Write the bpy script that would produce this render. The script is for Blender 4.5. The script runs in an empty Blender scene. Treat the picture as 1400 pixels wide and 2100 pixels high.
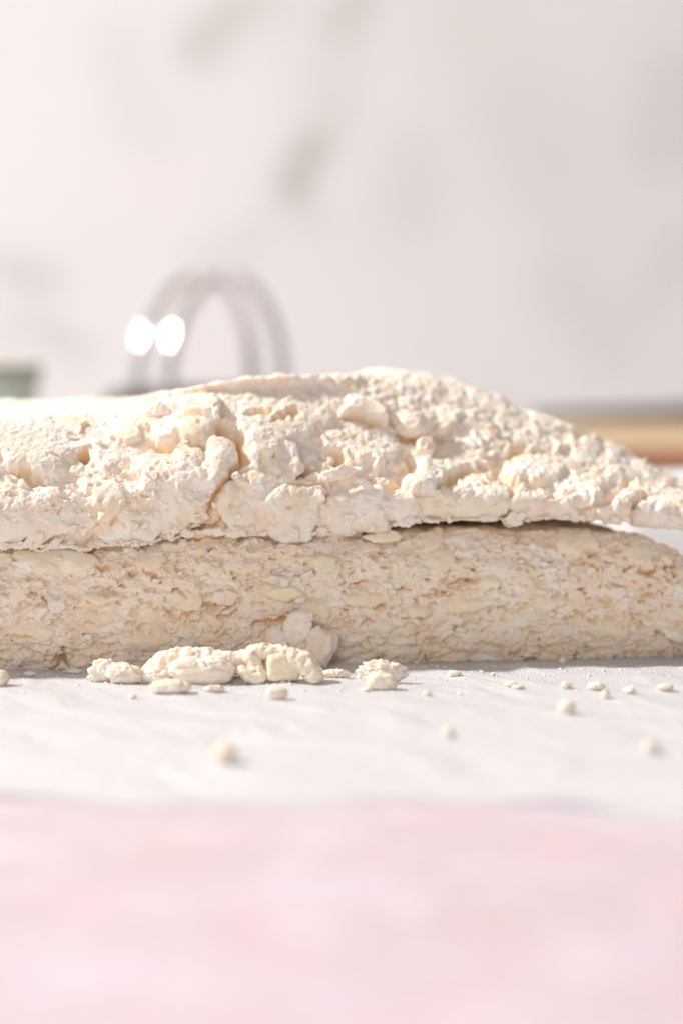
import bpy, math, random
import numpy as np

sc = bpy.context.scene
C = sc.collection
CM = 0.01                                   # everything below is laid out in centimetres
rng = np.random.default_rng(7)

# ------------------------------------------------------------------ camera, world, lamps
D, HC = 50.0, 7.7                           # camera distance to the dough front, camera height
cam_d = bpy.data.cameras.new('camera')
cam = bpy.data.objects.new('camera', cam_d); C.objects.link(cam); sc.camera = cam
cam.location = (0, -D * CM, HC * CM)
cam.rotation_euler = (math.pi / 2, 0, 0)
cam_d.sensor_fit = 'VERTICAL'; cam_d.sensor_height = 36.0; cam_d.sensor_width = 24.0
cam_d.lens = 36.0 * D / 21.0
cam_d.shift_y = -450.0 / 2100.0
cam_d.clip_start = 0.01; cam_d.clip_end = 50
cam_d.dof.use_dof = True
cam_d.dof.focus_distance = 0.488
cam_d.dof.aperture_fstop = 6.5

W = bpy.data.worlds.new('World'); sc.world = W; W.use_nodes = True
bg = W.node_tree.nodes['Background']
bg.inputs[0].default_value = (1.0, 0.925, 0.925, 1); bg.inputs[1].default_value = 0.28

def area(name, loc, target, size, watts, col):
    l = bpy.data.lights.new(name, 'AREA'); l.shape = 'DISK'; l.size = size * CM
    l.energy = watts; l.color = col
    o = bpy.data.objects.new(name, l); C.objects.link(o)
    o.location = [c * CM for c in loc]
    from mathutils import Vector
    o.rotation_euler = (Vector(target) - Vector(loc)).to_track_quat('-Z', 'Y').to_euler()
    return o
area('key_lamp', (-160, 21, 152), (0, 2, 2), 13, 70.0, (1.0, 0.955, 0.90))
area('front_fill', (-25, -108, 38), (0, 10, 6), 70, 3.35, (1.0, 0.945, 0.945))  # soft fill lamp added in front to brighten the shaded dough faces

sc.view_settings.view_transform = 'Standard'; sc.view_settings.look = 'None'
sc.view_settings.exposure = 0.0; sc.view_settings.gamma = 1.0
sc.cycles.max_bounces = 12; sc.cycles.diffuse_bounces = 8; sc.cycles.glossy_bounces = 6
sc.cycles.use_denoising = True

# ------------------------------------------------------------------ small helpers
def at(px, py, Y):
    """photo pixel (1400 x 2100) -> x, z in cm at depth Y"""
    s = (D + Y) / D
    return (px - 700) / 100 * s, HC - (py - 600) / 100 * s
def on_table(px, py, z=0.0):
    s = (HC - z) / ((py - 600) / 100)
    return (px - 700) / 100 * s, s * D - D

def link(name, me, mats=(), parent=None):
    o = bpy.data.objects.new(name, me); C.objects.link(o)
    for m in mats if isinstance(mats, (list, tuple)) else (mats,):
        me.materials.append(m)
    if parent is not None: o.parent = parent
    return o
def empty(name, loc=(0, 0, 0)):
    o = bpy.data.objects.new(name, None); C.objects.link(o)
    o.location = [c * CM for c in loc]; o.empty_display_size = 0.01
    return o
def tag(o, label, cat, group=None, kind=None):
    o['label'] = label; o['category'] = cat
    if group: o['group'] = group
    if kind: o['kind'] = kind
    return o
def mesh_np(name, V, F, smooth=True, tint=None):
    """V (n,3) in cm, F (m,3) or (m,4)"""
    V = np.asarray(V, np.float32) * CM; F = np.asarray(F, np.int32)
    me = bpy.data.meshes.new(name)
    k = F.shape[1]
    me.vertices.add(len(V)); me.vertices.foreach_set('co', V.ravel())
    me.loops.add(F.size); me.loops.foreach_set('vertex_index', F.ravel())
    me.polygons.add(len(F))
    me.polygons.foreach_set('loop_start', np.arange(0, F.size, k, dtype=np.int32))
    me.polygons.foreach_set('loop_total', np.full(len(F), k, np.int32))
    if smooth: me.polygons.foreach_set('use_smooth', np.ones(len(F), bool))
    me.update(calc_edges=True); me.validate()
    if tint is not None:
        a = me.color_attributes.new('tint', 'FLOAT_COLOR', 'POINT')
        t = np.ones((len(V), 4), np.float32); t[:, :3] = tint
        a.data.foreach_set('color', t.ravel())
    return me
def grid_faces(nu, nv, wrap_v=False):
    i = np.arange(nu - 1)[:, None]; j = np.arange(nv if wrap_v else nv - 1)[None, :]
    j2 = (j + 1) % nv
    return np.stack([i * nv + j, (i + 1) * nv + j, (i + 1) * nv + j2, i * nv + j2], -1).reshape(-1, 4)

# ------------------------------------------------------------------ numpy noise
def _h(ix, iy, iz, s):
    h = (ix.astype(np.uint32) * np.uint32(374761393) + iy.astype(np.uint32) * np.uint32(668265263)
         + iz.astype(np.uint32) * np.uint32(2246822519) + np.uint32((s * 3266489917) & 0xffffffff))
    h ^= h >> np.uint32(15); h *= np.uint32(2246822519); h ^= h >> np.uint32(13)
    h *= np.uint32(3266489917); h ^= h >> np.uint32(16)
    return h
def noise(P, s=0):
    P = np.asarray(P, np.float32)
    f = np.floor(P); I = f.astype(np.int64); f = P - f
    u = f * f * f * (f * (f * 6 - 15) + 10)
    out = np.zeros(len(P), np.float32)
    for dx in (0, 1):
        wx = u[:, 0] if dx else 1 - u[:, 0]
        for dy in (0, 1):
            wy = u[:, 1] if dy else 1 - u[:, 1]
            for dz in (0, 1):
                wz = u[:, 2] if dz else 1 - u[:, 2]
                h = _h(I[:, 0] + dx, I[:, 1] + dy, I[:, 2] + dz, s)
                gx = (h & np.uint32(1023)).astype(np.float32) / 511.5 - 1
                gy = ((h >> np.uint32(10)) & np.uint32(1023)).astype(np.float32) / 511.5 - 1
                gz = ((h >> np.uint32(20)) & np.uint32(1023)).astype(np.float32) / 511.5 - 1
                out += wx * wy * wz * (gx * (f[:, 0] - dx) + gy * (f[:, 1] - dy) + gz * (f[:, 2] - dz))
    return out * 1.3
def fbm(P, o=4, s=0, g=0.5):
    P = np.asarray(P, np.float32); a, t = 1.0, 0
    for k in range(o):
        t = t + a * noise(P * np.float32(2.03 ** k), s + k * 17); a *= g
    return t
def ridged(P, o=4, s=0):
    a, t = 1.0, 0
    for k in range(o):
        t = t + a * (1 - 2.2 * np.abs(noise(P * np.float32(2.1 ** k), s + 31 * k))); a *= .5
    return t
def worley(P, s=0):
    P = np.asarray(P, np.float32)
    I = np.floor(P).astype(np.int64)
    f1 = np.full(len(P), 9, np.float32); f2 = f1.copy(); idv = np.zeros(len(P), np.float32)
    for dx in (-1, 0, 1):
        for dy in (-1, 0, 1):
            for dz in (-1, 0, 1):
                h = _h(I[:, 0] + dx, I[:, 1] + dy, I[:, 2] + dz, s)
                q0 = I[:, 0] + dx + (h & np.uint32(1023)).astype(np.float32) / 1023
                q1 = I[:, 1] + dy + ((h >> np.uint32(10)) & np.uint32(1023)).astype(np.float32) / 1023
                q2 = I[:, 2] + dz + ((h >> np.uint32(20)) & np.uint32(1023)).astype(np.float32) / 1023
                d = np.sqrt((P[:, 0] - q0) ** 2 + (P[:, 1] - q1) ** 2 + (P[:, 2] - q2) ** 2).astype(np.float32)
                nearer = d < f1
                f2 = np.where(nearer, f1, np.minimum(f2, d))
                idv = np.where(nearer, (h >> np.uint32(7) & np.uint32(255)).astype(np.float32) / 255, idv)
                f1 = np.where(nearer, d, f1)
    return f1, f2, idv
def sstep(a, b, x):
    t = np.clip((x - a) / (b - a), 0, 1); return t * t * (3 - 2 * t)

# ------------------------------------------------------------------ materials
def new_mat(name):
    m = bpy.data.materials.new(name); m.use_nodes = True
    return m, m.node_tree, m.node_tree.nodes['Principled BSDF']
def N(nt, kind, **kw):
    n = nt.nodes.new(kind)
    for k, v in kw.items(): setattr(n, k, v)
    return n

def dough_material(name, sss=0.42, grain=0.22, rough=0.75):
    m, nt, b = new_mat(name)
    at_ = N(nt, 'ShaderNodeAttribute', attribute_name='tint')
    tc = N(nt, 'ShaderNodeTexCoord')
    n1 = N(nt, 'ShaderNodeTexNoise'); n1.inputs['Scale'].default_value = 900; n1.inputs['Detail'].default_value = 5
    nt.links.new(tc.outputs['Object'], n1.inputs['Vector'])
    mx = N(nt, 'ShaderNodeMix', data_type='RGBA', blend_type='MULTIPLY')
    mx.inputs[0].default_value = 0.5
    cr = N(nt, 'ShaderNodeValToRGB')
    cr.color_ramp.elements[0].position = .3; cr.color_ramp.elements[0].color = (.93, .90, .86, 1)
    cr.color_ramp.elements[1].position = .6; cr.color_ramp.elements[1].color = (1, 1, 1, 1)
    nt.links.new(n1.outputs[0], cr.inputs[0])
    nt.links.new(at_.outputs['Color'], mx.inputs[6]); nt.links.new(cr.outputs[0], mx.inputs[7])
    nt.links.new(mx.outputs[2], b.inputs['Base Color'])
    bp = N(nt, 'ShaderNodeBump'); bp.inputs['Strength'].default_value = grain; bp.inputs['Distance'].default_value = 0.0003
    n2 = N(nt, 'ShaderNodeTexNoise'); n2.inputs['Scale'].default_value = 2200; n2.inputs['Detail'].default_value = 4
    nt.links.new(tc.outputs['Object'], n2.inputs['Vector'])
    nt.links.new(n2.outputs[0], bp.inputs['Height']); nt.links.new(bp.outputs[0], b.inputs['Normal'])
    b.inputs['Roughness'].default_value = rough
    b.inputs['Specular IOR Level'].default_value = 0.25
    b.inputs['Subsurface Weight'].default_value = sss
    b.inputs['Subsurface Radius'].default_value = (1.0, 0.64, 0.38)
    b.inputs['Subsurface Scale'].default_value = 0.0011
    return m
M_DOUGH = dough_material('raw_dough')
M_FLAKE = dough_material('dough_flake_skin', sss=0.08, grain=0.22)
M_BUTTER = dough_material('cold_butter', sss=0.5, grain=0.12, rough=0.5)

FLOUR = np.array((.925, .87, .805)); DOUGH = np.array((.885, .755, .615)); BUTTER = np.array((.90, .775, .51))

def plain(name, col, rough=.6, metal=0.0, spec=.4, noise_scale=None, amt=.1):
    m, nt, b = new_mat(name)
    b.inputs['Roughness'].default_value = rough; b.inputs['Metallic'].default_value = metal
    b.inputs['Specular IOR Level'].default_value = spec
    if noise_scale:
        tc = N(nt, 'ShaderNodeTexCoord'); n = N(nt, 'ShaderNodeTexNoise')
        n.inputs['Scale'].default_value = noise_scale; n.inputs['Detail'].default_value = 6
        cr = N(nt, 'ShaderNodeValToRGB')
        cr.color_ramp.elements[0].position = .3; cr.color_ramp.elements[1].position = .7
        cr.color_ramp.elements[0].color = [c * (1 - amt) for c in col] + [1]
        cr.color_ramp.elements[1].color = [min(1, c * (1 + amt)) for c in col] + [1]
        nt.links.new(tc.outputs['Object'], n.inputs['Vector']); nt.links.new(n.outputs[0], cr.inputs[0])
        nt.links.new(cr.outputs[0], b.inputs['Base Color'])
    else:
        b.inputs['Base Color'].default_value = (*col, 1)
    return m

# ------------------------------------------------------------------ the setting: table, wall
def table_material():
    m, nt, b = new_mat('pink_painted_board')
    tc = N(nt, 'ShaderNodeTexCoord')
    prev = None
    base = (.62, .515, .57, 1)
    mix_in = [((.70, .50, .535, 1), 55, .5, .72), ((.66, .60, .67, 1), 38, .48, .7), ((.60, .48, .50, 1), 22, .5, .8), ((.72, .63, .67, 1), 90, .54, .72)]
    for k, (col, scale, lo, hi) in enumerate(mix_in):
        mp = N(nt, 'ShaderNodeMapping'); mp.inputs['Location'].default_value = (k * 3.1, k * 1.7, 0)
        nt.links.new(tc.outputs['Object'], mp.inputs['Vector'])
        n = N(nt, 'ShaderNodeTexNoise'); n.inputs['Scale'].default_value = scale; n.inputs['Detail'].default_value = 3
        nt.links.new(mp.outputs[0], n.inputs['Vector'])
        cr = N(nt, 'ShaderNodeValToRGB'); cr.color_ramp.elements[0].position = lo; cr.color_ramp.elements[1].position = hi
        nt.links.new(n.outputs[0], cr.inputs[0])
        mx = N(nt, 'ShaderNodeMix', data_type='RGBA')
        nt.links.new(cr.outputs[0], mx.inputs[0])
        if prev is None: mx.inputs[6].default_value = base
        else: nt.links.new(prev, mx.inputs[6])
        mx.inputs[7].default_value = col
        prev = mx.outputs[2]
    nt.links.new(prev, b.inputs['Base Color'])
    b.inputs['Roughness'].default_value = .55
    return m
nx, ny = 60, 60
X, Y = np.meshgrid(np.linspace(-110, 110, nx), np.linspace(-60, 90, ny), indexing='ij')
V = np.stack([X, Y, np.full_like(X, -.06)], -1).reshape(-1, 3)
table = link('table_top', mesh_np('table_top', V, grid_faces(nx, ny)), table_material())
table['kind'] = 'structure'

WALL_Y = 78.0
nx, nz = 320, 260
X, Z = np.meshgrid(np.linspace(-120, 120, nx), np.linspace(-.06, 140, nz), indexing='ij')
V = np.stack([X, np.full_like(X, WALL_Y), Z], -1).reshape(-1, 3)
def seg_d(x, z, a, b):
    ax, az = at(a[0], a[1], WALL_Y); bx, bz = at(b[0], b[1], WALL_Y)
    t = np.clip(((x - ax) * (bx - ax) + (z - az) * (bz - az)) / ((bx - ax) ** 2 + (bz - az) ** 2 + 1e-9), 0, 1)
    return np.hypot(x - ax - t * (bx - ax), z - az - t * (bz - az))
x, z = V[:, 0], V[:, 2]
warp = 1.6 * fbm(V / 6.5, 3, 5); warp2 = 1.6 * fbm(V / 6.5, 3, 9)
vein = np.zeros(len(V))
for a, b, w, s in [((655, 290), (612, 405), .55, 1.0), ((690, 200), (655, 290), .6, .32), ((612, 405), (650, 470), .5, .25), ((612, 405), (520, 520), .5, .22),
                   ((520, 520), (440, 545), .6, .22), ((500, 40), (420, 95), .8, .62), ((740, 10), (700, 60), .7, .55), ((560, 10), (500, 40), 1.0, .3), ((700, 60), (690, 200), 1.2, .18),
                   ((20, 545), (95, 575), .7, .5), ((95, 690), (150, 720), .6, .45), ((250, 110), (290, 240), 1.2, .18), ((860, 320), (830, 420), 1.4, .22),
                   ((1390, 190), (1360, 280), 1.3, .3), ((1150, 580), (1240, 690), 1.3, .25), ((1380, 520), (1300, 640), 1.0, .2), ((1120, 400), (1200, 520), 1.4, .16),
                   ((950, 30), (1020, 200), 2.2, .16), ((1040, 200), (1120, 330), 2.2, .2), ((60, 640), (20, 700), .8, .3)]:
    d = seg_d(x + warp * .5, z + warp2 * .5, a, b)
    vein = np.maximum(vein, .8 * s * np.exp(-(d / (w * 1.6)) ** 2))
cloud = np.clip(.5 + .6 * fbm(V / 16.0, 3, 3), 0, 1)
col = np.array((.865, .875, .87))[None] * (1 - .05 * cloud[:, None]) + np.array((-.02, .01, .0))[None] * cloud[:, None]
col = col * (1 - vein[:, None]) + np.array((.44, .44, .415))[None] * vein[:, None]
m, nt, b = new_mat('veined_white_plaster')
a_ = N(nt, 'ShaderNodeAttribute', attribute_name='tint'); nt.links.new(a_.outputs['Color'], b.inputs['Base Color'])
b.inputs['Roughness'].default_value = .7
wall = link('wall', mesh_np('wall', V, grid_faces(nx, nz)[:, ::-1], tint=col), m)
wall['kind'] = 'structure'

# ------------------------------------------------------------------ parchment sheet
def paper_height(x, y):
    P = np.stack([x, y, np.zeros_like(x)], -1).reshape(-1, 3)
    R = np.array([[.8, .6, 0], [-.6, .8, 0], [0, 0, 1]], np.float32)
    P = P + np.stack([.9 * noise(P * .33, 51), .9 * noise(P * .33, 52), np.zeros(len(P))], -1)
    Q = P @ R
    h = .042 * (ridged(Q * np.array((.16, .42, 1)), 4, 3) - .6)
    h += .034 * (ridged((P @ R.T) * np.array((.5, .22, 1)), 3, 8) - .6)
    h += .007 * fbm(P * 2.2, 3, 21)
    S_ = P @ np.array([[.5, .87, 0], [-.87, .5, 0], [0, 0, 1]], np.float32)
    h += .016 * np.clip(ridged(S_ * np.array((.9, .28, 1)) + .4 * noise(P * .6, 44)[:, None], 2, 45) - .95, 0, 1)
    h += .014 * np.clip(ridged(Q * np.array((.3, 1.0, 1)) + .4 * noise(P * .5, 46)[:, None], 2, 47) - .95, 0, 1)
    h = h.reshape(x.shape)
    under = sstep(-.3, .8, y) * sstep(10.5, 9, y) * sstep(9.5, 8, np.abs(x))      # pressed flat below the dough
    h = h * (1 - .9 * under)
    # the near edge lifts a little in places, the far right corner curls up
    edge = -13.2 - .10 * x + .35 * np.sin(x * .7)
    h = h * sstep(-.2, 2.2, y - edge)
    h += (.035 * np.exp(-((x + 5.2) / 1.3) ** 2) + .05 * np.exp(-((x - 3.3) / .7) ** 2)) * np.exp(-np.clip(y - edge, 0, 99) / .8)
    c = sstep(4.5, 9.5, y) * sstep(3.8, 7.2, x)
    h += (2.9 + .12 * np.clip(x - 7, -2, 6)) * c
    return np.maximum(h + .02 - .075 * sstep(3.0, .0, y - edge), -.056)
nx, ny = 520, 520
xs = np.linspace(-15, 15, nx); vs = np.linspace(0, 1, ny)
X, T = np.meshgrid(xs, vs, indexing='ij')
edge = -13.0 - .07 * X + .3 * np.sin(X * .7 + .4) + .12 * np.sin(X * 2.3) - .9 * sstep(2.5, 6.0, X)
Y = edge + (13.0 - edge) * T
H = paper_height(X, Y)
V = np.stack([X, Y, H], -1).reshape(-1, 3)
m, nt, b = new_mat('parchment')
b.inputs['Base Color'].default_value = (.735, .73, .755, 1); b.inputs['Roughness'].default_value = .5
b.inputs['Specular IOR Level'].default_value = .35
tc = N(nt, 'ShaderNodeTexCoord'); n = N(nt, 'ShaderNodeTexNoise'); n.inputs['Scale'].default_value = 350; n.inputs['Detail'].default_value = 6
bp = N(nt, 'ShaderNodeBump'); bp.inputs['Strength'].default_value = .25; bp.inputs['Distance'].default_value = .0003
nt.links.new(tc.outputs['Object'], n.inputs['Vector']); nt.links.new(n.outputs[0], bp.inputs['Height']); nt.links.new(bp.outputs[0], b.inputs['Normal'])
tl = N(nt, 'ShaderNodeBsdfTranslucent'); tl.inputs[0].default_value = (.86, .83, .83, 1); ms = N(nt, 'ShaderNodeMixShader'); ms.inputs[0].default_value = .12
nt.links.new(b.outputs[0], ms.inputs[1]); nt.links.new(tl.outputs[0], ms.inputs[2]); nt.links.new(ms.outputs[0], nt.nodes['Material Output'].inputs['Surface'])
paper = link('parchment_paper', mesh_np('parchment_paper', V, grid_faces(nx, ny)), m)
tag(paper, 'crinkled white parchment sheet lying under the stacked dough on the pink table', 'baking paper')
def paper_z(x, y):
    return float(paper_height(np.array([[x]], float), np.array([[y]], float))[0, 0])

# ------------------------------------------------------------------ dough slabs
def front_uv(P):
    """layout of the front face in photo pixels, from the base surface"""
    s = (D + P[:, 1]) / D
    return np.stack([700 + 100 * P[:, 0] / s, 600 + 100 * (HC - P[:, 2]) / s], -1)

def poly_sd(p, poly):
    """signed distance (positive inside) of points p to a closed polygon"""
    poly = np.asarray(poly, np.float32); n = len(poly)
    d2 = np.full(len(p), 1e9, np.float32); inside = np.zeros(len(p), bool)
    for i in range(n):
        a, b = poly[i], poly[(i + 1) % n]
        e = b - a; w = p - a
        t = np.clip((w @ e) / max(e @ e, 1e-6), 0, 1)
        q = w - t[:, None] * e
        d2 = np.minimum(d2, (q * q).sum(1))
        c = ((a[1] > p[:, 1]) != (b[1] > p[:, 1]))
        with np.errstate(divide='ignore', invalid='ignore'):
            xi = (b[0] - a[0]) * (p[:, 1] - a[1]) / (b[1] - a[1]) + a[0]
        inside ^= c & (p[:, 0] < xi)
    return np.sqrt(d2) * np.where(inside, 1, -1)

def rand_poly(cx, cy, rx, ry, n=9, r=None, jag=.28):
    r = r or rng
    a = np.sort(r.uniform(0, 2 * np.pi, n)) + r.uniform(0, .3)
    k = 1 + r.uniform(-jag, jag, n)
    th = r.uniform(-.35, .35)
    X, Y = rx * k * np.cos(a), ry * k * np.sin(a)
    return np.stack([cx + X * np.cos(th) - Y * np.sin(th), cy + X * np.sin(th) + Y * np.cos(th)], -1)

def profile_surface(stations, cps, segs, xs, ends, smooth=9):
    """cps: (nstation, ncp, 2) of (y, z); returns grid (nx, nv, 3)"""
    st = np.asarray(stations, float); cps = np.asarray(cps, float)
    xd = np.linspace(st[0], st[-1], 800)
    k = np.exp(-np.linspace(-2, 2, 2 * smooth * 4 + 1) ** 2); k /= k.sum(); pad = len(k) // 2
    out = np.zeros((len(xs), cps.shape[1], 2))
    for i in range(cps.shape[1]):
        for c in range(2):
            v = np.interp(xd, st, cps[:, i, c])
            v = np.convolve(np.pad(v, pad, mode='edge'), k, 'valid')
            out[:, i, c] = np.interp(xs, xd, v)
    cp = np.concatenate([out[:, :1], out, out[:, -1:]], 1)
    rows = []
    for s, nsub in enumerate(segs):
        t = np.linspace(0, 1, nsub, endpoint=(s == len(segs) - 1))[None, :, None]
        p0, p1, p2, p3 = (cp[:, s + j][:, None, :] for j in range(4))
        rows.append(.5 * (2 * p1 + (p2 - p0) * t + (2 * p0 - 5 * p1 + 4 * p2 - p3) * t ** 2 + (3 * p1 - p0 - 3 * p2 + p3) * t ** 3))
    R = np.concatenate(rows, 1)
    xl, xr, w = ends                                   # round the two ends off
    f = np.minimum(np.clip((xs - xl) / w, 0, 1), np.clip((xr - xs) / w, 0, 1))
    f = np.sqrt(np.clip(1 - (1 - f) ** 2, 1e-4, 1))
    cy = R[:, :, 0].mean(1, keepdims=True); z0 = R[:, :, 1].min(1, keepdims=True)
    zc = z0 + .4 * (R[:, :, 1].max(1, keepdims=True) - z0)
    R[:, :, 0] = cy + (R[:, :, 0] - cy) * f[:, None]
    R[:, :, 1] = zc + (R[:, :, 1] - zc) * f[:, None]
    P = np.zeros((len(xs), R.shape[1], 3)); P[:, :, 0] = xs[:, None]; P[:, :, 1:] = R
    return P

def normals(P):
    du = np.gradient(P, axis=0); dv = np.gradient(P, axis=1)
    n = np.cross(du, dv); n /= np.linalg.norm(n, axis=-1, keepdims=True) + 1e-9
    return n

def x_samples(a, b, lo=-7.6, hi=7.9, step=.0135):
    return np.concatenate([np.linspace(a, lo, 50, endpoint=False), np.arange(lo, hi, step), np.linspace(hi, b, 40)])

class Relief:
    """relief of a slab, worked out over the surface of its smooth body"""
    def __init__(self, P, Nn, seed):
        self.P = P.reshape(-1, 3).astype(np.float32); self.N = Nn.reshape(-1, 3)
        self.uv = front_uv(self.P).astype(np.float32)
        self.face = sstep(-.05, .45, -self.N[:, 1])                 # 1 where the surface looks towards the front
        n = len(self.P)
        Q = self.P
        self.wu = np.stack([12 * noise(Q * 2.4, seed) + 8 * noise(Q * 6, seed + 1) + 2.4 * noise(Q * 16, seed + 2) + .8 * noise(Q * 34, seed + 3),
                            12 * noise(Q * 2.4, seed + 4) + 8 * noise(Q * 6, seed + 5) + 2.4 * noise(Q * 16, seed + 6) + .8 * noise(Q * 34, seed + 7)], -1)
        self.uvw = self.uv + self.wu
        self.d = np.zeros(n, np.float32)
        self.raw = np.zeros(n, np.float32); self.butter = np.zeros(n, np.float32); self.smooth = np.zeros(n, np.float32)
        order = np.argsort(self.uvw[:, 0]); self.order = order; self.us = self.uvw[order, 0]
    def pick(self, poly, m):
        poly = np.asarray(poly, float)
        a, b = np.searchsorted(self.us, (poly[:, 0].min() - m, poly[:, 0].max() + m))
        idx = self.order[a:b]
        v = self.uvw[idx, 1]
        return idx[(v > poly[:, 1].min() - m) & (v < poly[:, 1].max() + m) & (self.face[idx] > .02)]
    def plate(self, poly, h, ew=5, dome=0.0, tilt=(0, 0), butter=0.0, smooth=0.0, add=False):
        idx = self.pick(poly, 3)
        if not len(idx): return
        p = self.uvw[idx]; sd = poly_sd(p, poly)
        k = sd > -1
        idx, p, sd = idx[k], p[k], sd[k]
        if not len(idx): return
        c = np.mean(poly, 0)
        e = h + tilt[0] * (p[:, 0] - c[0]) / 100 + tilt[1] * (p[:, 1] - c[1]) / 100
        ew = max(ew, 42 * abs(h))
        if dome: e = e + dome * (np.clip(sd / max(sd.max(), 1), 0, 1) ** .6 - .6)
        t = np.clip((sd + 1) / ew, 0, 1); t = np.sqrt(1 - (1 - t) ** 2)     # quick rise, rounded lip
        e = e * self.face[idx]
        new = self.d[idx] * (1 - t) + np.maximum(self.d[idx] + (h * .25 * t if add else 0), e) * t
        up = new >= self.d[idx]
        self.d[idx] = np.where(up | (h < 0), new if h >= 0 else self.d[idx] + (e) * t, self.d[idx])
        won = (e >= self.d[idx] - .02) * t
        self.butter[idx] = np.where(won > .4, butter * t, self.butter[idx])
        self.smooth[idx] = np.where(won > .4, smooth * t, self.smooth[idx])
    def crack(self, line, depth, w, raw=.9):
        line = np.asarray(line, float)
        idx = self.pick(line, w * 3 + 2)
        if not len(idx): return
        p = self.uvw[idx]; best = np.full(len(idx), 1e9)
        for a, b in zip(line[:-1], line[1:]):
            e = b - a; q = p - a; t = np.clip((q @ e) / max(e @ e, 1e-6), 0, 1)
            dd = np.linalg.norm(q - t[:, None] * e, axis=1)
            best = np.minimum(best, dd)
        # narrower towards the two ends
        tl = np.minimum(np.linalg.norm(p - line[0], axis=1), np.linalg.norm(p - line[-1], axis=1))
        ww = w * (.35 + .65 * np.clip(tl / 18, 0, 1))
        self.raw[idx] = np.maximum(self.raw[idx], raw * np.exp(-(best / ww / 1.3) ** 2))  # bare dough plus the warm crevice tone, put into the colour
        self.d[idx] -= depth * np.exp(-(best / ww / 1.15) ** 2) * self.face[idx]
    def pit(self, cx, cy, rx, ry, depth):
        idx = self.pick([(cx - rx, cy - ry), (cx + rx, cy + ry)], 2)
        if not len(idx): return
        p = self.uvw[idx]
        r = np.hypot((p[:, 0] - cx) / rx, (p[:, 1] - cy) / ry)
        self.d[idx] -= depth * np.clip(1.15 - r ** 3, 0, 1) * self.face[idx]

# ---- lower slab
xs = x_samples(-12, 9.4)
def yf_low(x): return -1.05 + .145 * (x + 7)
st = [-12, -7, -5, -3, 0, 2, 5, 6, 7, 8, 9.4]
ht = [2.5, 2.52, 2.50, 2.74, 2.74, 2.75, 2.74, 2.70, 2.36, 1.7, 1.0]
back = [0, 0, 0, 0, 0, 0, 0, .15, .8, 1, 1]
cps = []
for x, h, bk in zip(st, ht, back):
    f = yf_low(x); k = h / 2.75
    cps.append([(f + 5, 0), (f + .80, .0), (f + .42, .10), (f + .10, .70 * k), (f - .06, 1.5 * k), (f + .02, 2.2 * k), (f + .38, h - .08), (f + 1.2, h - .25 * bk), (f + 6 - 3 * bk, h - .05 - (h - .35) * bk), (f + 9.2 - 5 * bk, (h - .5) * (1 - bk) + .1 * bk), (f + 9 - 5 * bk, .0)])
P = profile_surface(st, cps, [6, 14, 48, 54, 52, 48, 26, 30, 12, 12], xs, (-12, 9.4, 1.6))
NL = normals(P); shapeL = P.shape[:2]
low = Relief(P, NL, 100)
r = np.random.default_rng(11)
Q = low.P
g = low.d
# soft layers, lumps and pores
lay = Q * np.array((.55, .55, 2.2), np.float32)
warpv = np.stack([noise(Q * 1.5, 71), noise(Q * 1.5, 72), noise(Q * 1.5, 73)], -1) * .6
low.d += .07 * noise(Q * .8, 61) + .075 * fbm(lay * 1.6 + warpv, 3, 62)
f1, f2, wid = worley(lay * 2.2 + warpv * 1.2, 64)
low.d += .035 * np.clip((f2 - f1) * 2.2, 0, 1) - .03 + .03 * (wid - .5)
low.d += .045 * fbm(Q * np.array((3.2, 3.2, 4.4), np.float32) + warpv, 4, 66, .6)
for k in range(520):
    cx, cy = r.uniform(-10, 1420), r.uniform(1095, 1372)
    s = r.uniform(.4, 1) ** 1.5
    rx, ry = 34 * s, 34 * s * r.uniform(.28, .65)
    bt = r.random() < .16
    low.plate(rand_poly(cx, cy, rx, ry, r.integers(7, 12), r), r.uniform(.0, .075) if not bt else r.uniform(-.02, .06), ew=r.uniform(2.5, 6), tilt=(r.uniform(-.12, .12), r.uniform(-.1, .22)),
              butter=r.uniform(.5, 1) if bt else 0, smooth=.85 if bt else r.choice([0, 0, .3]), dome=r.uniform(0, .05))
for k in range(420):
    low.pit(r.uniform(0, 1400), r.uniform(1105, 1360), r.uniform(2, 6.5), r.uniform(1.6, 3.6), r.uniform(.04, .14))
for k in range(60):
    cx, cy = r.uniform(0, 1400), r.uniform(1120, 1355); L = r.uniform(10, 34)
    th = r.normal(0, .3)
    pts = [(cx + t * L * math.cos(th), cy + t * L * math.sin(th) + r.uniform(-3, 3)) for t in (-1, -.4, .2, 1)]
    low.crack(pts, r.uniform(.04, .11), r.uniform(1.4, 2.6), .2)
cv = sstep(.22, .6, fbm(Q * np.array((3.4, 3.4, 6.2), np.float32) + warpv * .6, 4, 67, .62)) * low.face
low.d -= .125 * cv
for k in range(110):                                         # torn pores, more of them towards the right end
    cx, cy = 1400 - abs(r.normal(0, 420)), r.uniform(1110, 1350)
    a_, b_ = r.uniform(3, 9), r.uniform(2, 4.5)
    low.pit(cx, cy, a_, b_, r.uniform(.08, .2))
    idx = low.pick([(cx - a_, cy - b_), (cx + a_, cy + b_)], 0); low.raw[idx] = np.maximum(low.raw[idx], .45)
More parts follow.
